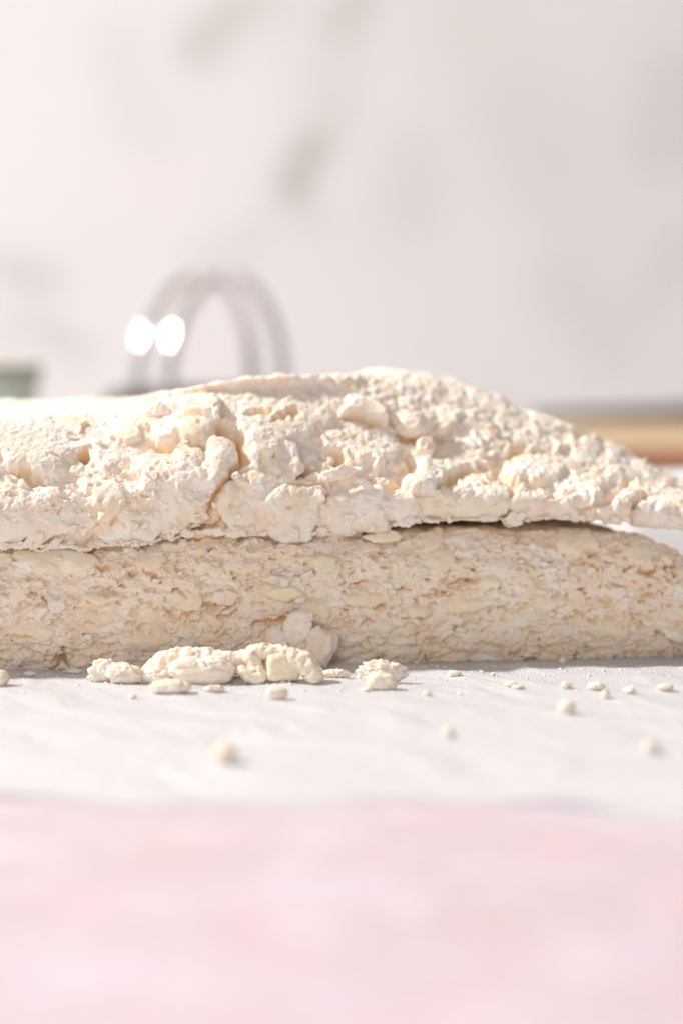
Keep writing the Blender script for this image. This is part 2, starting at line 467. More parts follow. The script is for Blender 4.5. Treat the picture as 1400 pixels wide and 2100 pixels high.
# the pieces one can pick out on the lower face
def ell(cx, cy, rx, ry, n=14, th=0.0):
    a = np.linspace(0, 2 * np.pi, n, endpoint=False)
    X, Y = rx * np.cos(a), ry * np.sin(a)
    return np.stack([cx + X * np.cos(th) - Y * np.sin(th), cy + X * np.sin(th) + Y * np.cos(th)], -1)
for cx, cy, rx, ry, h, th in [(110, 1148, 92, 24, .14, .03), (205, 1228, 44, 12, .08, 0), (203, 1266, 34, 15, .09, 0), (306, 1152, 36, 22, .12, .05), (662, 1156, 32, 20, .12, .05),
                              (578, 1212, 44, 17, .15, .12), (648, 1256, 32, 24, .13, .2), (886, 1106, 24, 20, .10, 0), (905, 1150, 34, 26, .08, 0), (858, 1252, 28, 13, .12, -.2), (1002, 1196, 26, 14, .08, .1),
                              (440, 1275, 24, 18, .10, .5), (300, 1314, 55, 17, .10, 0), (1180, 1112, 46, 20, .10, .1), (1308, 1136, 30, 28, .10, .2), (1240, 1290, 42, 18, .1, .2), (892, 1332, 32, 16, -.06, 0),
                              (1372, 1292, 46, 14, .15, .45), (385, 1232, 34, 26, .1, 0), (745, 1230, 40, 18, .07, 0), (960, 1240, 50, 16, .08, -.2), (60, 1300, 52, 20, .06, 0), (1120, 1240, 30, 16, .07, .2)]:
    low.plate(ell(cx, cy, rx, ry, th=th), h, ew=7, dome=.05, tilt=(r.uniform(-.1, .1), .12), butter=.75, smooth=.8)
for line, dep, w in [([(415, 1242), (440, 1246), (462, 1242), (480, 1236)], .35, 4), ([(450, 1262), (470, 1264), (486, 1258)], .3, 5), ([(522, 1276), (552, 1274), (590, 1272)], .35, 4), ([(330, 1252), (365, 1268), (400, 1252)], .22, 3),
                     ([(0, 1352), (20, 1350), (30, 1346)], .25, 3), ([(0, 1308), (40, 1306), (75, 1310)], .2, 3.5), ([(50, 1335), (75, 1345), (95, 1340)], .18, 3), ([(134, 1332), (128, 1350), (130, 1368), (120, 1386)], .35, 7),
                     ([(690, 1200), (712, 1192)], .25, 3), ([(722, 1194), (756, 1192)], .25, 3), ([(815, 1206), (838, 1208)], .25, 3), ([(868, 1222), (895, 1216), (930, 1222)], .25, 4), ([(922, 1192), (950, 1186), (985, 1188)], .28, 3.5),
                     ([(1026, 1250), (1050, 1254), (1080, 1248)], .25, 3.5), ([(820, 1266), (848, 1270), (878, 1260)], .22, 3), ([(745, 1282), (760, 1284)], .3, 6), ([(768, 1248), (790, 1246)], .25, 5), ([(862, 1318), (880, 1312), (900, 1318)], .2, 3),
                     ([(300, 1168), (318, 1176), (332, 1190)], .28, 5), ([(352, 1216), (366, 1210), (378, 1222)], .25, 4), ([(268, 1170), (280, 1182)], .2, 6), ([(428, 1126), (440, 1118)], .2, 4), ([(1290, 1168), (1330, 1172), (1342, 1160)], .25, 4),
                     ([(1366, 1166), (1382, 1158)], .3, 6), ([(1266, 1198), (1280, 1200)], .25, 5), ([(1290, 1192), (1300, 1194)], .25, 4), ([(1155, 1272), (1175, 1272)], .2, 3), ([(1345, 1300), (1390, 1318)], .25, 4), ([(1345, 1220), (1355, 1212)], .2, 4),
                     ([(200, 1158), (206, 1164), (214, 1158)], .3, 6), ([(25, 1140), (34, 1150)], .3, 6), ([(60, 1216), (72, 1218)], .22, 4), ([(88, 1224), (104, 1232)], .2, 4), ([(755, 1358), (772, 1352), (800, 1350)], .22, 3.5)]:
    low.crack(line, dep * .8, w, .6)
def soften(R, shape, it):
    g = R.d.reshape(shape)
    for _ in range(it):
        h = g.copy()
        h[1:-1, 1:-1] = .5 * g[1:-1, 1:-1] + .125 * (g[2:, 1:-1] + g[:-2, 1:-1] + g[1:-1, 2:] + g[1:-1, :-2])
        g = h
    R.d[:] = g.ravel()
def finish(R, grain=1.0, seed=0):
    rough = 1 - .85 * R.smooth
    Q = R.P + R.N * R.d[:, None]
    R.d += grain * rough * (.024 * fbm(Q * 6.5, 3, seed + 5, .6) + .012 * fbm(Q * 22, 2, seed + 6, .6))
    R.d += .010 * noise(Q * 3.2, seed + 9) * R.smooth
def tint_of(R, seed, flour_bias=0.0):
    Q = R.P
    fl = np.clip(.5 + flour_bias + .9 * fbm(Q * 1.7, 4, seed) + .25 * noise(Q * 14, seed + 3), 0, 1)
    yl = np.clip(.5 * fbm(Q * np.array((1.2, 1.2, 2.2), np.float32), 3, seed + 11) + .02, 0, .4)
    yl = np.maximum(yl, R.butter * .55)[:, None]
    c = DOUGH * (1 - fl[:, None]) + FLOUR * fl[:, None]
    c = c * (1 - yl) + BUTTER * yl
    rw = R.raw[:, None]                                     # unfloured dough in the tears, with warm crevice shade painted in as well
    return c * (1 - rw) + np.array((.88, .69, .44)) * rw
soften(low, shapeL, 2)
finish(low, .9, 300)
low_V = low.P + low.N * low.d[:, None]
low_V[:, 2] = np.maximum(low_V[:, 2], .03)
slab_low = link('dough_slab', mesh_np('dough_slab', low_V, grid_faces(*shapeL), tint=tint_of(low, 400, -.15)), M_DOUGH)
tag(slab_low, 'lower slab of raw biscuit dough resting on the parchment, cut face showing butter bits', 'dough', 'stacked slabs of raw dough')

# ---- upper slab
def yf_up(x): return yf_low(x) + .12
xs = x_samples(-12, 9.8)
# x, zb, shoulder dy, shoulder z, top-front z, ridge dy, ridge z, back z
US = [(-12, 2.62, .75, 4.48, 4.96, 4.0, 5.1, 5.1), (-7, 2.62, .75, 4.48, 4.98, 4.0, 5.08, 5.1), (-5.5, 2.58, .8, 4.58, 5.12, 3.6, 5.2, 5.1), (-4, 2.62, .75, 4.78, 5.36, 3.0, 5.50, 5.0), (-3, 2.86, .5, 5.05, 5.55, 2.6, 5.70, 5.0),
      (-2, 2.78, .6, 5.0, 5.68, 2.4, 5.86, 4.9), (-1, 2.74, .7, 4.75, 5.62, 2.6, 5.90, 5.0), (0, 2.78, .8, 4.5, 5.50, 3.2, 5.92, 5.3), (1, 2.90, .85, 4.35, 5.35, 4.0, 5.98, 5.6), (2, 3.0, .9, 4.2, 5.15, 4.2, 5.88, 5.5),
      (3, 3.01, .9, 4.05, 4.85, 4.2, 5.55, 5.1), (4, 3.01, .85, 3.95, 4.55, 4.0, 5.12, 4.6), (5, 3.0, .8, 3.85, 4.35, 3.7, 4.84, 4.4), (6, 2.93, .7, 3.66, 4.0, 3.3, 4.34, 4.0), (7, 2.80, .6, 3.46, 3.66, 3.0, 3.78, 3.6), (8, 2.70, .5, 3.25, 3.38, 2.6, 3.40, 3.3), (9.8, 2.65, .5, 3.1, 3.15, 2.4, 3.15, 3.1)]
cps = []
for x, zb, sy, sz, tz, ry, rz, bz in US:
    f = yf_up(x); hh = sz - zb; bd = float(np.interp(x, [3, 5, 6, 7, 8, 9.8], [8.0, 5.6, 4.4, 3.3, 2.6, 2.0])); ry = min(ry, bd - .7)
    cps.append([(f + bd - 2 if bd > 3 else f + 1, zb), (f + .5, zb - .02), (f + .20, zb + .03), (f - .02, zb + .26 * hh), (f + .10, zb + .52 * hh), (f + sy + .32, sz - .04), (f + min(sy + 1.35, ry - .3), tz), (f + ry, rz), (f + bd, bz), (f + bd * 1.17, zb + .6), (f + bd * 1.06, zb)])
P = profile_surface([u[0] for u in US], cps, [6, 16, 34, 56, 90, 80, 70, 46, 12, 8], xs, (-12, 9.8, 1.3), smooth=5)
NU = normals(P); shapeU = P.shape[:2]
up = Relief(P, NU, 200)
Q = up.P; r = np.random.default_rng(23)
warpv = np.stack([noise(Q * 1.8, 171), noise(Q * 1.8, 172), noise(Q * 1.8, 173)], -1) * .5
topm = sstep(.25, .75, up.N[:, 2])                                   # the upward-facing crust
rough_x = sstep(-3.6, -1.0, Q[:, 0])                                 # left part of the crust is smooth, the rest crumbly
up.d += .10 * noise(Q * .7, 161) + .05 * fbm(Q * 1.6, 3, 162)
f1, f2, wid = worley(Q * 1.55 + warpv, 164)
up.d += (.04 * np.clip((f2 - f1) * 1.7, 0, 1) ** .6 - .03 + .04 * (wid - .5)) * (.35 + .65 * np.maximum(topm, .4) * rough_x) * (1 - .5 * sstep(1.0, 3.5, Q[:, 0]))
f1, f2, wid = worley(Q * 3.8 + warpv * 1.5, 165)
up.d += (.036 * np.clip((f2 - f1) * 1.8, 0, 1) ** .6 - .025 + .04 * (wid - .5)) * (.3 + .7 * rough_x) * (1 - .3 * sstep(1.0, 3.5, Q[:, 0]))
f1, f2, wid = worley(Q * 7.5 + warpv * 2.5, 166)
up.d += (.026 * np.clip((f2 - f1) * 1.8, 0, 1) ** .6 - .015 + .022 * (wid - .5)) * (.06 + .85 * rough_x * np.maximum(topm, .35))
# recess of the broken face below the crust on the left
m_ = np.exp(-((up.uv[:, 0] - 330) / 130) ** 2) * np.exp(-((up.uv[:, 1] - 960) / 45) ** 2); up.d -= .16 * m_
m_ = np.exp(-((up.uv[:, 0] - 440) / 34) ** 2) * np.exp(-((up.uv[:, 1] - 1050) / 34) ** 2); up.d -= .22 * m_
for k in range(330):
    cx, cy = r.uniform(-10, 1420), r.uniform(850, 1108)
    s = r.uniform(.35, 1) ** 1.4
    bt = r.random() < .12
    low_part = cy > 985; hs = 1 - .45 * min(1, max(0, (cx - 780) / 200)) * (cy < 985)
    up.plate(rand_poly(cx, cy, 38 * s, 27 * s, r.integers(7, 12), r), r.uniform(-.02, .11) * hs, ew=r.uniform(2, 5), tilt=(r.uniform(-.2, .2), r.uniform(-.15, .4)), butter=r.uniform(.5, 1) if bt else 0, smooth=.8 if bt else (.35 if low_part else 0.1), dome=r.uniform(0, .08) * hs)
UP = [([(-60, 820), (-60, 970), (0, 940), (28, 973), (86, 986), (121, 977), (153, 950), (160, 930), (178, 924), (187, 948), (215, 965), (246, 970), (271, 952), (286, 927), (285, 910), (307, 914), (352, 880), (352, 850), (330, 828), (250, 840), (100, 850)], .09, 26, .05, .16, .1),
      ([(0, 1000), (60, 985), (140, 985), (180, 1000), (190, 1060), (140, 1095), (0, 1100), (-40, 1050)], .08, 4, .03, .2, .2),
      ([(185, 990), (240, 985), (262, 1010), (250, 1050), (225, 1072), (195, 1060)], .12, 5, .04, .1, .8),
      ([(268, 961), (273, 943), (309, 934), (336, 925), (350, 934), (357, 906), (366, 898), (379, 907), (409, 906), (416, 927), (409, 970), (391, 997), (364, 1002), (321, 998), (296, 1002), (273, 981)], .10, 4, .05, .25, .3),
      ([(416, 882), (428, 873), (461, 882), (482, 897), (496, 920), (498, 941), (480, 973), (446, 1000), (421, 1004), (411, 990), (409, 970), (418, 927), (411, 909)], .10, 8, .16, .1, .5),
      ([(340, 815), (352, 840), (400, 856), (432, 862), (440, 868), (447, 850), (452, 835), (440, 805)], .24, 4, .02, .6, .7),
      ([(486, 888), (507, 945), (532, 948), (561, 938), (575, 925), (614, 906), (671, 863), (679, 838), (650, 784), (575, 777), (496, 809), (486, 863)], .14, 8, .06, .3, .4),
      ([(661, 884), (700, 859), (745, 855), (786, 873), (811, 899), (818, 931), (807, 952), (771, 966), (721, 949), (679, 931), (657, 909)], .16, 6, .08, .35, .1),
      ([(718, 809), (746, 802), (779, 824), (796, 856), (786, 872), (754, 854), (730, 852), (693, 854), (707, 827)], .26, 6, .06, .4, 0),
      ([(829, 991), (855, 957), (875, 938), (902, 925), (930, 912), (965, 900), (1000, 905), (1020, 935), (1010, 955), (986, 960), (950, 968), (920, 980), (895, 1005), (860, 1015), (840, 1010)], .16, 4, .04, .35, .2),
      ([(1034, 960), (1057, 949), (1075, 930), (1093, 917), (1129, 928), (1177, 937), (1159, 955), (1157, 971), (1143, 989), (1098, 1001), (1075, 992), (1039, 992)], .2, 6, .08, .4, .1),
      ([(459, 1037), (484, 1033), (506, 1028), (536, 1026), (544, 1065), (546, 1093), (527, 1097), (497, 1099), (480, 1095), (456, 1075), (454, 1067)], .12, 4, .03, .2, .2),
      ([(538, 1018), (568, 1005), (602, 988), (634, 983), (658, 1003), (668, 1024), (656, 1033), (653, 1054), (640, 1097), (557, 1103), (546, 1088), (544, 1054)], .16, 4, .03, .15, .3),
      ([(658, 1028), (677, 1018), (700, 1006), (727, 986), (748, 981), (762, 993), (782, 1004), (782, 1024), (779, 1038), (805, 1073), (800, 1081), (762, 1081), (700, 1091), (650, 1097)], .13, 4, .03, .15, .3),
      ([(786, 1004), (800, 997), (825, 1000), (852, 1024), (854, 1043), (836, 1052), (832, 1063), (812, 1068), (800, 1045), (787, 1043)], .08, 5, .05, .2, .4),
      ([(647, 985), (664, 970), (705, 958), (735, 962), (742, 975), (720, 985), (690, 990), (660, 998)], .18, 3, .02, .4, .1),
      ([(486, 992), (497, 971), (512, 954), (540, 951), (557, 962), (559, 977), (549, 994), (516, 998), (499, 1003)], .08, 4, .03, .35, .6),
      ([(459, 988), (480, 986), (491, 1003), (476, 1037), (459, 1041), (448, 1026), (450, 1005)], .08, 6, .09, .1, .7),
      ([(961, 976), (991, 967), (1016, 976), (1038, 992), (1046, 1003), (1036, 1021), (1004, 1031), (968, 1003)], .10, 4, .03, .2, .3),
      ([(860, 1020), (960, 1000), (1010, 1035), (1040, 1030), (1030, 1062), (960, 1074), (870, 1078)], .07, 5, .04, .1, .6),
      ([(1150, 976), (1171, 951), (1221, 966), (1248, 984), (1245, 996), (1234, 1005), (1221, 1035), (1205, 1020), (1177, 1016), (1150, 1009)], .16, 4, .05, .3, .5),
      ([(1216, 1041), (1240, 1025), (1266, 1009), (1290, 985), (1305, 975), (1321, 1005), (1320, 1028), (1293, 1048), (1239, 1068)], .16, 4, .05, .2, .2),
      ([(1330, 1010), (1355, 985), (1390, 978), (1430, 990), (1430, 1085), (1360, 1080), (1290, 1078), (1305, 1050)], .12, 6, .06, .2, .3),
      ([(1045, 1020), (1090, 1005), (1140, 1010), (1160, 1040), (1200, 1045), (1210, 1070), (1060, 1072)], .08, 5, .03, .1, .5),
      ([(195, 1098), (215, 1085), (250, 1076), (300, 1084), (335, 1090), (310, 1110), (258, 1116), (215, 1110)], .18, 4, .03, .4, .2)]
for poly, h, ew, dome, ty, sm in UP:
    h = h * (r.uniform(.75, 1.3) if 0 < min(p[0] for p in poly) < 820 else .72)
    up.plate(poly, h, ew=ew, dome=dome, tilt=(r.uniform(-.12, .12), ty), smooth=sm, butter=.5 if sm >= .6 else 0)
for cx, cy, rx, ry, h in [(905, 1040, 22, 16, .07), (1185, 1030, 16, 10, .05), (15, 1082, 22, 8, .06), (545, 968, 14, 12, .05), (1120, 985, 20, 10, .05), (610, 1085, 26, 10, .04)]:
    up.plate(ell(cx, cy, rx, ry), h, ew=6, dome=.03, butter=1, smooth=.9)
for line, dep, w in [([(446, 870), (472, 888), (492, 905), (500, 930), (498, 948), (486, 962), (478, 978)], .55, 8), ([(478, 978), (462, 986), (448, 1004), (436, 1040), (428, 1066)], .3, 6), ([(375, 1090), (430, 1086), (452, 1080)], .3, 9),
                     ([(655, 936), (690, 944), (722, 952)], .32, 6), ([(615, 972), (640, 966)], .42, 7), ([(600, 1000), (655, 995), (672, 1014), (660, 1030)], .2, 3), ([(812, 884), (830, 898), (856, 908), (868, 900)], .36, 6), ([(884, 894), (905, 904), (930, 902)], .3, 5),
                     ([(700, 858), (735, 856), (775, 872)], .24, 5), ([(800, 856), (806, 868)], .35, 6), ([(742, 982), (760, 992), (790, 996), (824, 996)], .28, 4), ([(900, 1004), (930, 984), (955, 972), (990, 962), (1000, 968)], .28, 4), ([(1010, 962), (1036, 990), (1052, 1002), (1046, 1014)], .28, 5),
                     ([(1120, 1014), (1140, 1012), (1150, 1014)], .3, 5), ([(1095, 996), (1100, 1004)], .2, 5), ([(1220, 1044), (1250, 1022), (1275, 1006), (1300, 985)], .25, 5), ([(1322, 1012), (1316, 1030), (1300, 1048)], .3, 6), ([(1186, 1046), (1196, 1054), (1214, 1048)], .2, 4),
                     ([(1080, 932), (1120, 930), (1160, 936)], .2, 4), ([(1040, 940), (1058, 926), (1076, 928)], .2, 4), ([(285, 930), (310, 918), (338, 922), (352, 908)], .36, 6), ([(356, 856), (380, 860), (412, 866)], .18, 3), ([(404, 904), (412, 912), (418, 924)], .25, 4),
                     ([(835, 940), (845, 965), (828, 985), (820, 975)], .2, 7), ([(28, 975), (60, 982), (86, 990)], .10, 4), ([(225, 1075), (245, 1062), (262, 1074)], .14, 3), ([(292, 1008), (300, 1016)], .16, 4), ([(20, 1012), (34, 1016)], .12, 3), ([(118, 1050), (128, 1042)], .12, 3), ([(500, 850), (530, 842), (560, 850)], .15, 5), ([(560, 870), (590, 850), (620, 856)], .15, 5)]:
    up.crack(line, dep, w)
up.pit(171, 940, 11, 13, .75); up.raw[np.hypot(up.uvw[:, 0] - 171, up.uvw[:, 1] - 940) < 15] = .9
for k in range(60):
    up.pit(r.uniform(0, 1400), r.uniform(900, 1085), r.uniform(2, 6), r.uniform(1.5, 4), r.uniform(.04, .14))
cv = sstep(.25, .65, fbm(Q * np.array((3.4, 3.4, 4.6), np.float32) + warpv * .6, 4, 167, .62)) * up.face * sstep(950, 1010, up.uv[:, 1])
up.d -= .055 * cv
soften(up, shapeU, 6)
finish(up, .9, 500)
# crumbly grains of flour on the lit crust
Q = up.P + up.N * up.d[:, None]
f1, f2, wid = worley(Q * 11, 501)
up.d += topm * .009 * np.clip(.55 - f1, 0, 1) * 2 * (wid > .45) * (.4 + .6 * rough_x)
# ragged lower edge
edge_m = np.exp(-((up.P[:, 2] - np.interp(up.P[:, 0], [u[0] for u in US], [u[1] for u in US])) / .26) ** 2) * (up.P[:, 1] < yf_up(up.P[:, 0]) + 1)
up_V = up.P + up.N * up.d[:, None]
rag = fbm(np.stack([up.P[:, 0] * 2.4, up.P[:, 1] * 0, up.P[:, 0] * 0], -1), 4, 77, .6)
rag = .6 * rag + .5 * noise(np.stack([up.P[:, 0] * .9, up.P[:, 0] * 0, up.P[:, 0] * 0], -1), 78)
up_V[:, 2] -= edge_m * (.035 * np.clip(rag, -.8, 1))
for nx_, w_, dz in [(83, 13, .09), (172, 11, .07), (362, 12, .06), (1050, 18, .08), (700, 16, .05), (600, 30, .05)]:
    up_V[:, 2] -= edge_m * dz * np.exp(-((up.uvw[:, 0] - nx_) / w_) ** 4)
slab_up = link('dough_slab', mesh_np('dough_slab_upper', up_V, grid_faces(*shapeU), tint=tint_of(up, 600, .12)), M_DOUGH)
tag(slab_up, 'upper slab of raw biscuit dough with a crumbly floured crust, stacked on the other slab', 'dough', 'stacked slabs of raw dough')

# ------------------------------------------------------------------ flakes and butter bits that stand proud of the slabs (parts)
class Finder:
    def __init__(self, V, Nn):
        k = (V[:, 0] > -8) & (V[:, 0] < 8) & (V[:, 1] < 4)
        self.V = V[k]; self.N = Nn[k]; self.uv = front_uv(self.V)
    def __call__(self, px, py, rad=5):
        d = np.hypot(self.uv[:, 0] - px, self.uv[:, 1] - py)
        k = np.where(d < rad)[0]
        if not len(k): k = np.argsort(d)[:6]
        y = self.V[k, 1]; near = k[y < y.min() + .4]
        n = self.N[near].mean(0); n /= np.linalg.norm(n)
        return np.array([np.median(self.V[near, 0]), self.V[near, 1].min() * .6 + np.median(self.V[near, 1]) * .4, np.median(self.V[near, 2])]), n
find_low, find_up = Finder(low_V, low.N), Finder(up_V, up.N)

def tint_simple(V, seed, yellow=0.0, flour=.5):
    fl = np.clip(flour + .7 * fbm(V * 2.0, 3, seed) + .3 * noise(V * 16, seed + 2), 0, 1)[:, None]
    c = DOUGH * (1 - fl) + FLOUR * fl
    return c * (1 - yellow) + BUTTER * yellow

def flake_mesh(name, center, normal, poly, thick=.05, curl=.06, tilt=(0, 0), seed=0, yellow=0.0, grain=1.0, jag=.05):
    """thin ragged chip of dough; poly in cm in the plane facing normal"""
    poly = np.asarray(poly, float); poly = poly - poly.mean(0)
    if (poly[:, 0] * np.roll(poly[:, 1], -1) - poly[:, 1] * np.roll(poly[:, 0], -1)).sum() < 0: poly = poly[::-1]
    n = 72; rings = 9
    seg = np.linalg.norm(np.roll(poly, -1, 0) - poly, axis=1); cum = np.concatenate([[0], np.cumsum(seg)])
    t = np.linspace(0, cum[-1], n, endpoint=False)
    closed = np.vstack([poly, poly[:1]])
    out = np.stack([np.interp(t, cum, closed[:, 0]), np.interp(t, cum, closed[:, 1])], -1)
    o3 = np.stack([out[:, 0], out[:, 1], np.full(n, seed * 1.7)], -1)
    size = np.linalg.norm(out, axis=1).mean()
    out = out * (1 + jag * 2.2 * fbm(o3 * 7, 3, seed + 1, .65) / max(size, .15) * .25)[:, None]
    def sheet(sign):
        pts = [np.array([[0, 0, sign * thick * .5]])]
        for k in range(1, rings + 1):
            s = k / rings
            th = thick * .5 * math.sqrt(max(0, 1 - s ** 6)) if k < rings else 0
            p = np.concatenate([out * s, np.full((n, 1), sign * th)], 1); pts.append(p)
        return np.vstack(pts)
    V = np.vstack([sheet(1), sheet(-1)])
    rr = (V[:, 0] ** 2 + V[:, 1] ** 2) / max(size ** 2, 1e-4)
    V[:, 2] += -curl * size * rr + tilt[0] * V[:, 0] + tilt[1] * V[:, 1]
    q = V + seed * 3.3
    V[:, 2] += .05 * noise(q * 4, seed) * min(1, size * 3) + grain * (.022 * fbm(q * 9, 3, seed + 2, .6))
    m = 1 + n * rings
    F = []
    for off, flip in ((0, False), (m, True)):
        for j in range(n):
            a, b = off + 1 + j, off + 1 + (j + 1) % n
            tri = [off, a, b, b]
            F.append(tri if not flip else tri[::-1])
        for k in range(rings - 1):
            for j in range(n):
                a = off + 1 + k * n + j; b = off + 1 + k * n + (j + 1) % n
                q4 = [a, a + n, b + n, b]
                F.append(q4 if not flip else q4[::-1])
    # build with triangles at the hub
    tri = [f[:3] if f[2] == f[3] else [f[1], f[2], f[3]] for f in F if f[2] == f[3] or f[0] == f[1]]
    quad = [f for f in F if f[2] != f[3] and f[0] != f[1]]
    allt = np.array(tri + [[f[0], f[1], f[2]] for f in quad] + [[f[0], f[2], f[3]] for f in quad])
    nrm = np.asarray(normal, float); nrm /= np.linalg.norm(nrm)
    ex = np.cross([0, 0, 1.0], nrm); ex = ex / (np.linalg.norm(ex) + 1e-6) if np.linalg.norm(ex) > .05 else np.array([1.0, 0, 0])
    if ex[0] < 0: ex = -ex
    ey = np.cross(nrm, ex)
    if ey[2] < 0: ey = -ey
    Wv = np.asarray(center)[None] + V[:, :1] * ex + V[:, 1:2] * ey + V[:, 2:] * nrm
    return mesh_np(name, Wv, allt, tint=tint_simple(Wv, seed + 40, yellow))

FRONT = np.array((0, -1.0, .15))
def px_poly(p, Yd=0.0):
    p = np.asarray(p, float); return np.stack([(p[:, 0]) / 100, -(p[:, 1]) / 100], -1)
def add_flake(slab, finder, poly, off=.04, thick=.07, tilt=(0, 0), yellow=0.0, name='flake', seed=0, curl=.06, nmix=.5, grain=1.0):
    poly = np.asarray(poly, float); c = poly.mean(0)
    p, n = finder(c[0], c[1], 8)
    nn = n * nmix + FRONT * (1 - nmix); nn /= np.linalg.norm(nn)
    me = flake_mesh(name, p + nn * off, nn, px_poly(poly), thick, curl, tilt, seed, yellow, grain)
    return link(name, me, M_BUTTER if name.startswith('butter') else M_FLAKE, slab)

FL_UP = [([(564, 904), (589, 894), (609, 904), (613, 915), (616, 940), (624, 960), (621, 973), (606, 984), (598, 999), (579, 1004), (568, 994), (574, 981), (561, 973), (558, 956), (564, 932)], .12, .08, (0, -.12), 0),
         ([(1027, 1060), (1050, 1044), (1061, 1055), (1068, 1074), (1057, 1083), (1036, 1074)], .05, .05, (0, 0), 0), ([(72, 1090), (92, 1090), (90, 1108), (83, 1114), (76, 1106)], .02, .06, (0, 0), 0), ([(160, 1082), (185, 1082), (176, 1100), (166, 1098)], .02, .06, (0, 0), 0),
         ([(345, 1082), (362, 1074), (367, 1088), (356, 1096)], .05, .07, (0, 0), 0), ([(727, 988), (746, 980), (765, 1000), (750, 1010)], .08, .05, (0, .3), 0), ([(660, 975), (700, 960), (738, 968), (712, 986), (672, 992)], .10, .05, (0, .5), 0),
         ([(300, 840), (330, 826), (352, 836), (350, 852), (318, 856), (296, 852)], .05, .10, (0, .2), 0), ([(432, 838), (448, 836), (446, 864), (438, 866)], .08, .07, (0, 0), 0), ([(645, 1000), (660, 1008), (668, 1026), (656, 1030), (646, 1015)], .08, .04, (.3, 0), 0),
         ([(986, 968), (1008, 964), (1012, 980), (994, 986)], .06, .05, (0, 0), 0), ([(1320, 1000), (1330, 985), (1336, 1012), (1326, 1024)], .06, .06, (0, 0), 0), ([(870, 938), (882, 934), (886, 956), (872, 958)], .08, .06, (0, .3), 0), ([(136, 994), (160, 992), (158, 1006), (140, 1004)], .05, .04, (0, .2), 0),
         ([(150, 958), (172, 954), (176, 968), (160, 978), (142, 970)], .07, .05, (0, 0), 0), ([(1255, 1066), (1275, 1062), (1272, 1080), (1258, 1078)], .03, .05, (0, 0), 0), ([(470, 1085), (498, 1080), (508, 1096), (480, 1102), (462, 1098)], .05, .08, (0, .2), 0), ([(425, 1082), (450, 1078), (470, 1092), (440, 1100)], .06, .09, (0, 0), 0)]
for i, (poly, off, th, ti, y) in enumerate(FL_UP):
    add_flake(slab_up, find_up, poly, off, th, ti, y, seed=i * 3 + 1)
# ragged bits hanging along the seam between the two slabs
for i in range(70):
    cx = r.uniform(5, 1290)
    zb_ = np.interp((cx - 700) / 100, [u[0] for u in US], [u[1] for u in US])
    cy = 600 + 100 * (HC - zb_) / ((D + yf_up((cx - 700) / 100)) / D) + r.uniform(-9, 5)
    s = r.uniform(5, 14)
    add_flake(slab_up, find_up, rand_poly(cx, cy, s * r.uniform(.8, 1.8), s * r.uniform(.5, .9), 8, r), r.uniform(.0, .05), s / 100 * r.uniform(.4, .9), (r.uniform(-.3, .3), r.uniform(-.3, .3)), 0, seed=1500 + i, nmix=.4, grain=1.3)
# round lumps on the crust
for i, (cx, cy, rx, ry) in enumerate([(850, 876, 43, 28), (872, 920, 22, 25), (481, 975, 10, 9), (905, 886, 16, 11), (1005, 880, 16, 9), (1372, 985, 18, 10), (985, 930, 12, 9)]):
    add_flake(slab_up, find_up, ell(cx, cy, rx, ry, 12), .06, min(rx, ry) / 100 * 1.25, (0, .1), .1 if i < 2 else .15, seed=200 + i, curl=.12, nmix=.8, grain=1.5)
for i in range(70):
    cx, cy = r.uniform(10, 1390), r.uniform(880, 1085)
    s = r.uniform(4, 13) * (.75 if cx > 800 else 1)
    add_flake(slab_up, find_up, rand_poly(cx, cy, s, s * r.uniform(.5, .9), 8, r), r.uniform(.0, .04), s / 100 * r.uniform(.3, .8), (r.uniform(-.3, .3), r.uniform(-.2, .5)), 0, seed=300 + i, nmix=.9)
FL_LOW = [([(738, 1104), (765, 1096), (790, 1088), (815, 1093), (823, 1103), (818, 1113), (790, 1118), (765, 1118)], .10, .08, (0, .25), .45), ([(682, 1160), (696, 1152), (700, 1166), (690, 1188), (680, 1192), (678, 1176)], .06, .05, (0, 0), .1), ([(536, 1186), (560, 1180), (588, 1184), (590, 1192), (560, 1196), (540, 1192)], .05, .04, (0, .2), .3),
          ([(575, 1186), (592, 1186), (592, 1204), (576, 1206)], .08, .05, (0, 0), .1), ([(458, 1250), (480, 1244), (488, 1240), (470, 1258), (455, 1258)], .05, .03, (0, .3), .1), ([(440, 1212), (470, 1208), (490, 1216), (478, 1238), (450, 1240), (432, 1228)], .06, .06, (0, .2), .1),
          ([(100, 1230), (130, 1226), (136, 1246), (112, 1256), (100, 1246)], .05, .05, (0, 0), .05), ([(372, 1108), (384, 1106), (380, 1116)], .03, .03, (0, 0), 0), ([(402, 1098), (412, 1098), (410, 1106), (402, 1106)], .03, .03, (0, 0), 0), ([(724, 1092), (742, 1090), (744, 1098), (728, 1100)], .06, .05, (0, 0), 0),
          ([(640, 1148), (664, 1140), (690, 1148), (692, 1168), (668, 1176), (644, 1168)], .04, .04, (0, .1), .7), ([(1350, 1280), (1385, 1290), (1410, 1312), (1396, 1318), (1362, 1304)], .06, .07, (0, .2), .2), ([(560, 1206), (600, 1204), (618, 1218), (590, 1234), (560, 1228), (548, 1216)], .05, .05, (0, .25), .7)]
for i, (poly, off, th, ti, y) in enumerate(FL_LOW):
    add_flake(slab_low, find_low, poly, off, th, ti, y, seed=500 + i * 3, name='butter_piece' if y > .4 else 'flake', grain=.5 if y > .4 else 1)
